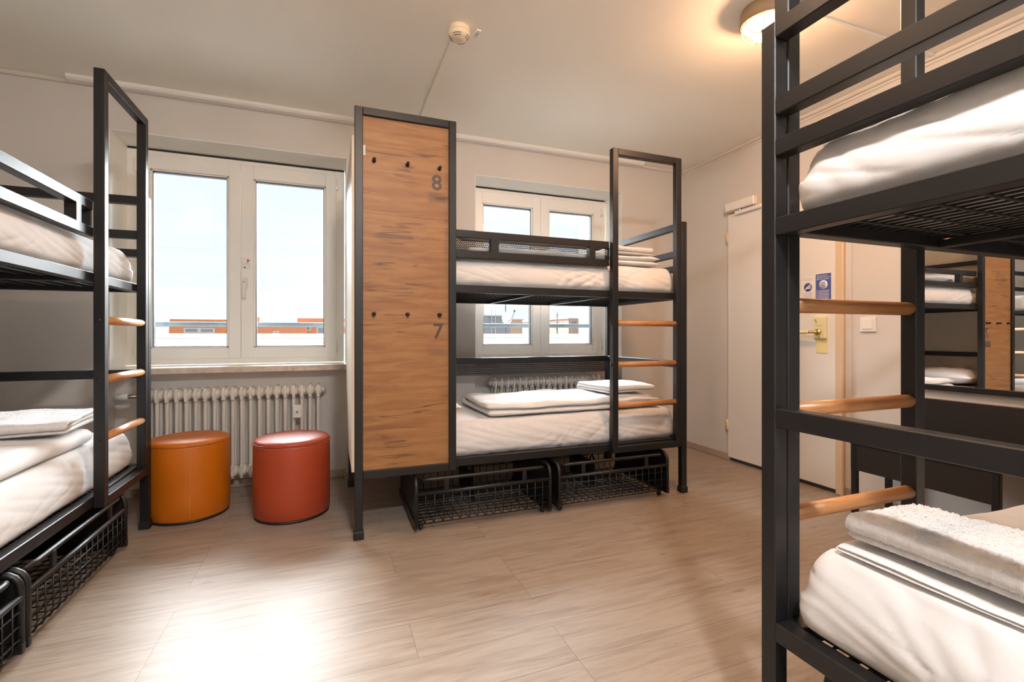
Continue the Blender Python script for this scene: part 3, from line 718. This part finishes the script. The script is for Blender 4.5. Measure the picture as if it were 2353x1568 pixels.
# ------------------------------------------------------------------ soft goods
def lines(a, b, n, dense, r):
    """grid positions from a to b with extra lines close to both ends"""
    t = [0, .25, .5, .75, 1]; out = [a + r * (1 - math.cos(q * PI / 2)) * 1.0 for q in t]
    m = [a + r + (b - a - 2 * r) * (k / n) for k in range(1, n)]
    out += m + [b - r * (1 - math.cos(q * PI / 2)) for q in reversed(t)]
    return out
def soft_box(lx, ly, lz, r, nx, ny, nz, mat, disp, name):
    hx, hy = lx / 2, ly / 2
    gx, gy, gz = lines(-hx, hx, nx, 0, r), lines(-hy, hy, ny, 0, r), lines(0, lz, nz, 0, r)
    key = {}; vs = []; fs = []
    def V(i, j, k):
        q = (i, j, k)
        if q not in key:
            p = Vector((gx[i], gy[j], gz[k])); rr = r if p.z > lz * .45 else .022
            c = Vector((max(-hx + rr, min(hx - rr, p.x)), max(-hy + rr, min(hy - rr, p.y)), max(rr, min(lz - rr, p.z))))
            d = p - c
            if d.length > 1e-9:
                n = d.normalized(); p = c + n * rr
            else: n = Vector((0, 0, 1))
            # flat faces: outward normal by the face
            if i in (0, len(gx) - 1) and abs(d.y) < 1e-9 and abs(d.z) < 1e-9: n = Vector((1 if i else -1, 0, 0))
            elif j in (0, len(gy) - 1) and abs(d.x) < 1e-9 and abs(d.z) < 1e-9: n = Vector((0, 1 if j else -1, 0))
            elif k == 0 and abs(d.x) < 1e-9 and abs(d.y) < 1e-9: n = Vector((0, 0, -1))
            p = p + n * disp(p, n); key[q] = len(vs); vs.append(p)
        return key[q]
    A, B, C = len(gx) - 1, len(gy) - 1, len(gz) - 1
    for i in range(A):
        for j in range(B):
            fs.append((V(i, j, C), V(i + 1, j, C), V(i + 1, j + 1, C), V(i, j + 1, C))); fs.append((V(i, j, 0), V(i, j + 1, 0), V(i + 1, j + 1, 0), V(i + 1, j, 0)))
    for i in range(A):
        for k in range(C):
            fs.append((V(i, 0, k), V(i + 1, 0, k), V(i + 1, 0, k + 1), V(i, 0, k + 1))); fs.append((V(i, B, k), V(i, B, k + 1), V(i + 1, B, k + 1), V(i + 1, B, k)))
    for j in range(B):
        for k in range(C):
            fs.append((V(0, j, k), V(0, j, k + 1), V(0, j + 1, k + 1), V(0, j + 1, k))); fs.append((V(A, j, k), V(A, j + 1, k), V(A, j + 1, k + 1), V(A, j, k + 1)))
    mb = MB(); mb.add(vs, fs, mat, True)
    return mb.build(name)

def ridge(t): return max(0, 1 - abs(t)) ** 2
def mattress(key, z0, h, label, seed, fx=130, foldy=1.0):
    def disp(p, n):
        t = max(0, min(1, p.z / h)); pr = max(0, math.sin(PI * min(1, .10 + t * 1.03))); bulge = pr * (.030 * n.x * n.x * (1 if p.x > 0 else .2) + (.022 * n.y * n.y if p.y < 0 else 0))
        side = max(abs(n.x), abs(n.y)); d = .004 * fbm(p.x * 2 + seed, p.y * 2, p.z * 3, 2)
        if side > .5:
            a = p.x if abs(n.y) > abs(n.x) else p.y      # along the side
            mir = 1 if abs(n.y) > abs(n.x) else -1
            edge = min(abs(p.x - 1.0), 3) if mir > 0 else min(abs(abs(p.y) - .44), 3)
            s = a * mir - (p.z) * 1.3                  # slanted coordinate
            f = 1 - abs(ns(s * 9 + seed + 1.5 * ns(a * 3, p.z * 5, seed), p.z * 2.2 + a * 2.2, seed)) * 2.6
            g = .45 + .75 * ns(a * 2.3 + seed * 2, p.z * 3, 3.3)
            d -= foldy * .012 * max(0, f) ** 2 * max(0, g)
            f2 = 1 - abs(ns((a * .6 + p.z * 2.2) * 12, a * 2 + seed, 7)) * 2.8
            d -= foldy * .004 * max(0, f2) ** 2
        else:
            d += .003 * fbm(p.x * 5, p.y * 5, seed, 2)
        if n.z < -.3: return -abs(d)
        if z0 > 1 and abs(n.y) > .5: d = min(d, 0)
        return d + bulge
    o = soft_box(1.975, .816, h, .042, fx, 60, 18, M['sheet'], disp, 'mattress')
    tag(o, label, 'mattress', 'white mattresses in fitted sheets')
    return bed_obj(o, key, 1.050, .492, z0)
for k, lb in (('c', 'with numbered oak panel'), ('l', 'beside the orange pouf'), ('r', 'in front of the door')):
    for z0, h, lv in ((.350, .203, 'lower'), (1.310, .180, 'upper')):
        mattress(k, z0, h, 'white sheeted mattress on the %s bunk of the bunk bed %s' % (lv, lb), {'c': 1.3, 'l': 5.1, 'r': 9.7}[k] + z0, 150, {'c': 1.1, 'l': .55, 'r': .95}[k])

def folded(name, mat, length, width, layers, t, seed, fuzz=0, puff=.01, na=60, nm=22, taper=.03, wob=.01, skew=0.0, gap=.0, steep=1):
    """cloth folded in a zigzag: cross-section in local x/z, extruded along local y"""
    cl = []; r = (t + gap) / 2
    W = width
    for k in range(layers):
        zc = t / 2 + k * (t + gap); xs = [(-W / 2 + r + (W - 2 * r) * q / nm) for q in range(nm + 1)]
        if k % 2: xs = xs[::-1]
        for x in xs: cl.append((x, zc))
        if k < layers - 1:
            s = -1 if k % 2 else 1; xe = xs[-1]
            for q in range(1, 6):
                a = -PI / 2 + PI * q / 6; cl.append((xe + s * r * math.cos(a), zc + r + r * math.sin(a)))
    n = len(cl); up = []; dn = []
    for i, (x, z) in enumerate(cl):
        a = cl[max(i - 1, 0)]; c = cl[min(i + 1, n - 1)]; dx, dz = c[0] - a[0], c[1] - a[1]; l = math.hypot(dx, dz) or 1
        up.append((-dz / l, dx / l))
    vs = []; fs = []
    rows = []
    ys = [-length / 2 + length * (q / na) for q in range(na + 1)]
    H = layers * (t + gap)
    for j, y in enumerate(ys):
        e = min(1, (min(j, na - j) / na * length) / taper) if taper else 1
        ht = t * .5 * (.30 + .70 * math.sqrt(max(0, 1 - (1 - e) ** 2)))
        row = []
        for side in (1, -1):
            for i in range(n):
                ii = i if side > 0 else n - 1 - i
                x, z = cl[ii]; nx_, nz_ = up[ii]; hh = ht
                ee = min(1, min(ii, n - 1 - ii) / 2.0); hh *= (.35 + .65 * ee)
                px, pz = x + side * nx_ * hh, z + side * nz_ * hh
                lv = pz / H
                yy = y + wob * .8 * ns(px * 4, pz * 22 + seed, seed) * (1 if abs(y) > length * .3 else abs(y) / (length * .3))
                bx = 1 - (2 * px / W) ** 2; by = 1 - (2 * y / length) ** 2
                w2 = wob * fbm(px * 4 + seed, y * 4, pz * 6 + seed, 3)
                qx = px + wob * ns(y * 3, pz * 9, seed + 4) + skew * pz
                qz = pz + lv * (puff * (max(0, bx) * max(0, by)) ** steep + w2)
                if fuzz:
                    qx += fuzz * .5 * (random.random() - .5); yy += fuzz * .5 * (random.random() - .5); qz += lv * fuzz * (random.random() - .5) * 1.2
                row.append(len(vs)); vs.append((qx, yy, max(0.0005, qz)))
        rows.append(row)
    R = len(rows[0])
    for j in range(na):
        for i in range(R): fs.append((rows[j][i], rows[j][(i + 1) % R], rows[j + 1][(i + 1) % R], rows[j + 1][i]))
    for row in (rows[0], rows[-1]):
        for i in range(n - 1): fs.append((row[i], row[i + 1], row[R - 2 - i], row[R - 1 - i]))
    mb = MB(); mb.add(vs, fs, mat, True); return mb.build(name)
def place(o, x, y, z, rz): o.location = (x, y, z); o.rotation_euler = (0, 0, rz); return o

# central bunk
o = folded('duvet', M['duvet'], 1.22, .58, 2, .036, 2.1, puff=.014, na=90, nm=34, taper=.05, wob=.016); tag(o, 'folded white duvet on the lower bunk of the bed with numbered oak panel', 'duvet', 'folded duvets'); place(o, 1.46, 2.90, .560, PI / 2)
o = folded('towel', M['towel'], .40, .36, 3, .016, 4.4, fuzz=.002, puff=.006, na=90, nm=60, taper=.012, wob=.012); tag(o, 'folded white towel on the lower duvet of the bed numbered 7 and 8', 'towel', 'folded towels'); place(o, 1.885, 2.90, .652, PI / 2 + .1)
o = folded('duvet', M['duvet'], 1.32, .60, 2, .030, 7.7, puff=.018, na=90, nm=34, taper=.05, wob=.014); tag(o, 'folded white duvet on the upper bunk of the bed with numbered oak panel', 'duvet', 'folded duvets'); place(o, 1.40, 2.92, 1.498, PI / 2)
o = folded('towel', M['towel'], .32, .40, 3, .016, 3.2, fuzz=.002, puff=.004, na=80, nm=60, taper=.012, wob=.008); tag(o, 'folded towel stacked on the upper duvet of the bed numbered 7 and 8', 'towel', 'folded towels'); place(o, 1.87, 2.86, 1.578, PI / 2 + .04)
# left bunk
o = folded('duvet', M['duvet'], 1.25, .60, 2, .036, 11.2, puff=.016, na=90, nm=34, taper=.05, wob=.012); tag(o, 'folded white duvet on the lower bunk of the bed beside the orange pouf', 'duvet', 'folded duvets'); place(o, -1.335, 2.10, .549, 0)
o = folded('towel', M['towel'], .48, .42, 3, .019, 6.1, fuzz=.002, puff=.008, na=100, nm=60, taper=.012, wob=.012); tag(o, 'folded white towel on the lower duvet of the bed beside the orange pouf', 'towel', 'folded towels'); place(o, -1.25, 2.585, .640, PI / 2 + .12)
o = folded('duvet', M['duvet'], 1.25, .56, 2, .026, 13.9, puff=.014, na=90, nm=34, taper=.05, wob=.012); tag(o, 'folded white duvet on the upper bunk of the bed beside the orange pouf', 'duvet', 'folded duvets'); place(o, -1.44, 2.32, 1.487, 0)
# right bunk, close up
o = folded('duvet', M['duvet'], 1.42, .70, 2, .0065, 15.5, puff=.085, na=130, nm=54, taper=.03, wob=.010, steep=3); tag(o, 'folded white duvet under the fluffy towel, on the bed by the door', 'duvet', 'folded duvets'); place(o, 1.762, .382, .557, PI / 2)
o = folded('towel', M['towel'], .70, .245, 3, .0175, 8.8, fuzz=.006, puff=.004, na=270, nm=76, taper=.010, wob=.012); tag(o, 'large fluffy folded terry towel on the lower bunk in front of the door', 'towel', 'folded towels'); place(o, 1.185, .372, .590, 0)

def pillow(label, x, y, z, rz, seed):
    vs = []; fs = []; n = 34; m = 26; a, c, h = .36, .26, .075
    for s in (1, -1):
        for i in range(n + 1):
            for j in range(m + 1):
                u = -1 + 2 * i / n; v = -1 + 2 * j / m
                e = max(0, (1 - abs(u) ** 2.6) * (1 - abs(v) ** 2.6)) ** .5
                px = u * a * (1 - .10 * (1 - abs(v)) ** 1 * abs(u) ** 4 * 0 - .07 * (1 - v * v) * abs(u)); py = v * c * (1 - .07 * (1 - u * u) * abs(v))
                w = .012 * fbm(px * 9 + seed, py * 9, s, 3) * e
                vs.append((px, py, h + s * (h * e + .002) + w * (1 if s > 0 else 0)))
    K = (n + 1) * (m + 1)
    for s in range(2):
        for i in range(n):
            for j in range(m):
                q = [i * (m + 1) + j, (i + 1) * (m + 1) + j, (i + 1) * (m + 1) + j + 1, i * (m + 1) + j + 1]; fs.append(tuple(s * K + t for t in q))
    rim = [(i, 0) for i in range(n)] + [(n, j) for j in range(m)] + [(i, m) for i in range(n, 0, -1)] + [(0, j) for j in range(m, 0, -1)]
    for k in range(len(rim)):
        p, q = rim[k], rim[(k + 1) % len(rim)]; f = lambda t: t[0] * (m + 1) + t[1]
        fs.append((f(p), f(q), K + f(q), K + f(p)))
    mb = MB(); mb.add(vs, fs, M['pillow'], True); o = mb.build('pillow'); tag(o, label, 'pillow', 'white pillows'); return place(o, x, y, z, rz)
pillow('white pillow behind the oak panel at number 7, on the lower bunk', .425, 2.95, .560, PI / 2, 1)
pillow('white pillow behind the oak panel at number 8, on the upper bunk', .43, 2.99, 1.502, PI / 2, 2)

# ------------------------------------------------------------------ wire storage baskets on castors
def basket(loc, rz, W, label):
    D, H0, H1 = .60, .038, .292
    root = empty('storage_basket', loc, rz); tag(root, label, 'storage basket', 'black wire storage baskets under the beds')
    bk, wm = M['black'], M['black_wire']
    def sidepoly():
        r = .05; pts = [(0, H0), (D, H0), (D, H1 - .055), (D - .03, H1 - .02), (D - .06, H1 - .01)]
        pts += [(.06, H1 - .01)] + [(r - r * math.sin(q * PI / 8) , H1 - .01 - r + r * math.cos(q * PI / 8)) for q in range(0, 5)]
        return pts
    for x in (0, W):
        mb = MB(); mb.prism(sidepoly(), 'x', x - .0015, x + .0015, bk); 
        pts = [(x, 0, H0)] + [(x, p[0], p[1]) for p in reversed(sidepoly()[5:])] + [(x, D - .06, H1 - .01)]
        mb.tube(pts, .011, bk, 10); mb.bbox(x - .010, x + .010, -.010, D, H0 - .012, H0 + .022, bk, .003)
        mb.build('side_panel', root)
    mb = MB(); mb.tube([(.0, 0, .205), (W, 0, .205)], .011, bk, 12); mb.build('front_rail', root)
    mb = MB(); mb.tube([(.03, .035, .262), (.045, .015, .272), (.07, .006, .275), (W - .07, .006, .275), (W - .045, .015, .272), (W - .03, .035, .262)], .010, bk, 12)
    for x in (.16, W - .16): mb.bbox(x - .013, x + .013, -.004, .008, .205, .275, bk, .002)
    mb.build('handle', root)
    mb = MB(); n = int(W / .047); s = W / n
    for k in range(1, n):
        x = k * s
        mb.tube([(x, -.004, .205), (x, -.004, .062), (x, .004, .048), (x, .018, .042), (x, D - .02, .042), (x, D - .004, .055), (x, D, .09), (x, D, .25)], .0027, wm, 6)
    for z in (.165, .120, .078): mb.tube([(0, -.004, z), (W, -.004, z)], .0027, wm, 6)
    for z in (.10, .15, .20, .25): mb.tube([(0, D, z), (W, D, z)], .0027, wm, 6)
    q = .018
    while q < D: mb.tube([(0, q, .0395), (W, q, .0395)], .0027, wm, 6); q += .047
    mb.build('wire_mesh', root)
    mb = MB(); mb.box(W / 2 - .002, W / 2 + .002, .25, D, .05, .20, bk); mb.tube([(W / 2, .25, .05), (W / 2, .25, .215), (W / 2, .28, .235), (W / 2, .31, .215), (W / 2, .31, .05)], .006, bk, 8); mb.build('divider', root)
    for x in (.03, W - .03):
        for y in (.045, D - .045):
            mb = MB(); mb.lathe([(.015, -.007), (.0165, -.005), (.0165, .005), (.015, .007)], M['dark_plastic'], (x, y, .0165), 16, 'x'); mb.bbox(x - .011, x + .011, y - .008, y + .010, .018, .042, M['dark_plastic'], .002); mb.build('castor', root)
    return root
basket((.415, 2.50, 0), 0, .770, 'black wire basket on castors under the numbered bed, the one below the oak panel')
basket((1.245, 2.50, 0), 0, .770, 'black wire basket on castors under the numbered bed, the one below its ladder')
basket((-.925, 2.005, 0), PI / 2, .785, 'black wire basket under the bed by the orange pouf, next to its ladder leg')
basket((-.925, 1.185, 0), PI / 2, .785, 'black wire basket under the bed by the orange pouf, the one away from the ladder')
basket((1.855, .765, 0), PI, .785, 'black wire basket under the bed in front of the door and mirror')

# ------------------------------------------------------------------ pouf stools
def pouf(x, y, rz, mat, stitch, label):
    root = empty('pouf_stool', (x, y, 0), rz); tag(root, label, 'stool', 'round leatherette pouf stools')
    b = MB(); R = .205; H = .452
    b.lathe([(.10, .012), (R - .006, .012), (R - .001, .02), (R + .001, .10), (R + .001, .33), (R, .41), (R - .002, .424)], mat, n=72); b.build('cover', root)
    b = MB(); prof = [(R - .001, .424), (R - .004, .434), (R - .016, .444), (R - .04, .449), (.12, .453), (.06, .454), (.004, .4545)]
    b.lathe(prof, mat, n=72)
    b.tube([((R + .001) * math.cos(t * PI / 36), (R + .001) * math.sin(t * PI / 36), .425) for t in range(72)], .0028, mat, 8, closed=True)
    b.build('seat', root)
    b = MB()
    for r, z in ((R - .006, .4375), (R + .0015, .416)):
        for k in range(180):
            a = k * 2 * PI / 180
            b.tube([(r * math.cos(a), r * math.sin(a), z), (r * math.cos(a + .02), r * math.sin(a + .02), z)], .0008, stitch, 4)
    for da in (-.012, .012):
        for k in range(48):
            z = .03 + k * .008; a = -PI / 2 + da
            b.tube([((R + .0014) * math.cos(a), (R + .0014) * math.sin(a), z), ((R + .0014) * math.cos(a), (R + .0014) * math.sin(a), z + .0045)], .0008, stitch, 4)
    b.build('stitching', root)
    b = MB(); b.lathe([(R - .01, 0), (R - .004, .002), (R - .003, .013)], M['dark_plastic'], n=48); b.build('base', root)
pouf(-.775, 3.270, math.radians(14), M['orange_leather'], M['stitch_orange'], 'orange leatherette pouf stool between the bunk ladder and the radiator')
pouf(-.213, 3.072, math.radians(150), M['red_leather'], M['stitch_red'], 'red orange leatherette pouf stool beside the oak panel')

# ------------------------------------------------------------------ view outside
b = MB(); b.box(-14, 16, 4.0, 6.2, -.2, -.02, M['terrace_bounce']); b.box(-40, 60, 6.2, 60, -.2, -.02, M['roof_gravel']); struct(b.build('ground_exterior'))
b = MB(); b.box(-14, 16, 6.0, 6.35, -.02, 1.0, M['parapet']); b.box(-14, 16, 5.97, 6.38, 1.005, 1.055, M['parapet'])
for x in range(-13, 16, 2): b.box(x + .60, x + .606, 5.998, 6.0, 0, 1.0, M['ink_light'])
struct(b.build('parapet_wall'))
b = MB(); b.box(2.50, 2.62, 4.0, 4.55, -.02, 3.2, M['parapet']); struct(b.build('wall_exterior'))
b = MB(); b.tube([(-3.2, 4.15, 1.112), (2.50, 4.15, 1.130)], .019, M['galv'], 14); b.tube([(-2.6, 4.15, 1.11), (-2.6, 4.15, -.02)], .016, M['galv'], 10); b.tube([(.58, 4.15, 1.12), (.58, 4.15, -.02)], .016, M['galv'], 10)
tag(b.build('balcony_handrail'), 'grey steel tube handrail running across outside both windows', 'handrail')

def roof_house(x0, x1, y, ze, zr, label, wins, wallm='pale_render', roofm='orange_roof', depth=6):
    root = empty('roof_house', ((x0 + x1) / 2, y, -.02)); tag(root, label, 'building', 'orange roofed houses beyond the parapet')
    ox = (x0 + x1) / 2
    mb = MB(); mb.box(x0 - ox, x1 - ox, 0, depth, 0, ze + .02, M[wallm]); mb.build('wall', root)
    mb = MB(); mb.prism([(-.1, ze), (.06, zr), (depth - .5, zr), (depth + .1, ze)], 'x', x0 - ox - .1, x1 - ox + .1, M[roofm]); rf = mb.build('roof', root)
    for (a, c, z0, z1) in wins:
        mb = MB(); mb.box(a - ox, c - ox, -.08, .9, z0, z1, M['pale_render']); dm = mb.build('dormer', root)
        mb = MB(); n = max(1, int((c - a) / .38)); s = (c - a) / n
        for k in range(n): mb.box(a - ox + k * s + .05, a - ox + (k + 1) * s - .05, -.09, -.07, z0 + .04, z1 - .03, M['dark_window'])
        mb.build('pane', dm)
    return root
roof_house(-5.25, -3.5, 20, .95, 1.62, 'orange roofed house with long dormer seen through the window above the pouf stools', [(-4.9, -3.95, 1.13, 1.30)])
roof_house(-3.35, -2.75, 21, 1.0, 1.75, 'small orange roofed house beside the window mullion', [(-3.1, -2.8, 1.15, 1.28)])
roof_house(-2.5, -1.0, 20, .90, 1.40, 'long low orange roof stretching behind the window above the red orange pouf', [(-2.05, -1.85, 1.10, 1.20)])
roof_house(-1.15, .6, 20.5, 1.05, 1.72, 'taller orange roofed house beside the long low orange roof', [(-1.0, -.75, 1.22, 1.40), (-.55, -.25, 1.10, 1.38)])
def block(name, x0, x1, y, z1, m, label, wins=0, step=None):
    root = empty(name, ((x0 + x1) / 2, y, -.02)); tag(root, label, 'building', 'buildings beyond the parapet'); ox = (x0 + x1) / 2
    mb = MB(); mb.box(x0 - ox, x1 - ox, 0, 3, 0, z1 + .02, M[m])
    if step: mb.box(step[0] - ox, step[1] - ox, 0, 3, z1, step[2] + .02, M[m])
    mb.build('wall', root)
    mb = MB(); mb.box(x0 - ox - .05, x1 - ox + .05, -.05, 3.05, z1 + .02, z1 + .06, M['pale_render']); mb.build('roof_edge', root)
    for k in range(wins):
        mb = MB(); s = (x1 - x0) / wins; mb.box(x0 - ox + k * s + s * .3, x0 - ox + k * s + s * .7, -.03, .01, z1 - .26, z1 - .12, M['dark_window']); mb.build('window', root)
block('apartment_building', 4.10, 5.25, 14, 1.63, 'grey_render', 'grey clad rooftop block behind the roof ladder')
block('apartment_building', 7.45, 8.10, 20, 1.72, 'peach_render', 'small peach building beside the satellite dish')
block('apartment_building', 9.35, 9.9, 21, 1.70, 'pale_render', 'white flat roofed building behind the window mullion')
block('apartment_building', 11.5, 14.6, 22, 1.88, 'brick_render', 'pale brick apartment block with stepped roof ', 5, (13.4, 14.6, 2.55))
b = MB()
for x in (4.62, 4.74): b.tube([(x, 13.93, .3), (x, 13.93, 1.78), (x, 13.95, 1.83), (x, 14.02, 1.84)], .012, M['pale_steel'], 8)
for k in range(14): b.tube([(4.62, 13.93, .4 + k * .095), (4.74, 13.93, .4 + k * .095)], .009, M['pale_steel'], 6)
b.tube([(4.62, 13.93, 1.6), (4.62, 14.0, 1.6)], .01, M['pale_steel'], 6); b.tube([(4.74, 13.93, .6), (4.74, 14.0, .6)], .01, M['pale_steel'], 6)
for x in (4.62, 4.74): b.tube([(x, 13.93, -.02), (x, 13.93, .3)], .012, M['pale_steel'], 8)
tag(b.build('roof_ladder'), 'thin steel roof ladder in front of the grey block outside', 'ladder')
sdh = empty('satellite_dish', (3.66, 10.0, -.02)); tag(sdh, 'white satellite dish on a mast above the balcony handrail', 'satellite dish')
b = MB(); b.tube([(0, .05, 0), (0, .05, 1.95)], .014, M['galv'], 10); b.tube([(0, .05, 1.62), (0, -.03, 1.50)], .010, M['galv'], 8); b.build('mast', sdh)
b = MB(); b.lathe([(.005, .0), (.05, -.006), (.09, -.020), (.115, -.040), (.118, -.042), (.116, -.038)], M['dish'], (-.01, -.03, 1.43), 32, 'y', sy=1.15)
b.build('dish', sdh)
b = MB(); b.tube([(.0, -.04, 1.33), (.06, -.20, 1.42), (.105, -.24, 1.58)], .006, M['galv'], 8); b.bbox(.09, .12, -.26, -.22, 1.56, 1.61, M['galv'], .004); b.build('feed_arm', sdh)
b = MB(); random.seed(3)
b.tube([(9.85, 20, -.02), (9.85, 20, 1.5), (9.86, 20, 2.1)], [.05, .03, .008], M['twig'], 6)
for k in range(26):
    z = 1.2 + k * .03; a = random.uniform(0, 6.28); l = .22 - k * .004
    b.tube([(9.85, 20, z), (9.85 + l * .5 * math.cos(a), 20 + l * .5 * math.sin(a), z + .12), (9.85 + l * .8 * math.cos(a), 20 + l * math.sin(a) * .8, z + .3)], [.008, .005, .003], M['twig'], 4)
tag(b.build('bare_tree'), 'bare winter tree seen above the parapet behind the numbered bunk bed', 'tree')
b = MB()
vs = []; 
for k in range(5): b.lathe([(.02, -.22), (.18, -.14), (.24, 0), (.18, .14), (.02, .22)], M['yellow_tree'], (12.35 + k * .2, 19 + (k % 2) * .2, 1.12 + (k % 3) * .04), 10)
b.tube([(12.7, 19, -.02), (12.7, 19, 1.1)], .05, M['twig'], 6)
tag(b.build('yellow_shrub'), 'pale yellow shrub growing beside the pale brick block', 'shrub')

# ------------------------------------------------------------------ light and world
wd = bpy.data.worlds.new('sky'); scn.world = wd; wd.use_nodes = True; nt = wd.node_tree; nt.nodes.clear()
out = N(nt, 'ShaderNodeOutputWorld'); bg = N(nt, 'ShaderNodeBackground'); L(nt, bg.outputs[0], out.inputs[0])
tc = N(nt, 'ShaderNodeTexCoord'); sp = N(nt, 'ShaderNodeSeparateXYZ'); L(nt, tc.outputs['Generated'], sp.inputs[0])
g = ramp(nt, sp.outputs['Z'], [(0.0, (.90, .92, .95)), (.12, (.86, .90, .96)), (.45, (.76, .86, .98)), (1, (.62, .76, .97))])
mp = N(nt, 'ShaderNodeMapping'); mp.inputs['Scale'].default_value = (1, 1, 4.5); L(nt, tc.outputs['Generated'], mp.inputs['Vector'])
cn = noise_tex(nt, mp.outputs['Vector'], 2.6, 6, .6, .8); cr = ramp(nt, cn.outputs['Fac'], [(.45, 0), (.70, .75)])
L(nt, mixc(nt, g.outputs['Color'], (.97, .975, .985), cr.outputs['Color']), bg.inputs['Color'])
bg.inputs['Strength'].default_value = SKY = .53
def sun(name, el, az, strength, angle, col):
    l = bpy.data.lights.new(name, 'SUN'); l.energy = strength; l.angle = math.radians(angle); l.color = col
    o = bpy.data.objects.new(name, l); COL.objects.link(o)
    d = Vector((math.sin(az) * math.cos(el), math.cos(az) * math.cos(el), math.sin(el)))   # towards the sun
    o.rotation_euler = d.to_track_quat('Z', 'Y').to_euler(); return o
sun('hazy_sun', math.radians(40), math.radians(6), 25.5, 68, (.95, .975, 1.0))

vs = scn.view_settings; vs.view_transform = 'Standard'; vs.look = 'None'; vs.gamma = 1; vs.use_curve_mapping = False; vs.exposure = 1.18
c = scn.cycles; c.use_denoising = True; c.max_bounces = 12; c.diffuse_bounces = 8; c.glossy_bounces = 5; c.transparent_max_bounces = 16
c.adaptive_threshold = .015; c.sample_clamp_indirect = 8; c.caustics_reflective = False; c.caustics_refractive = False
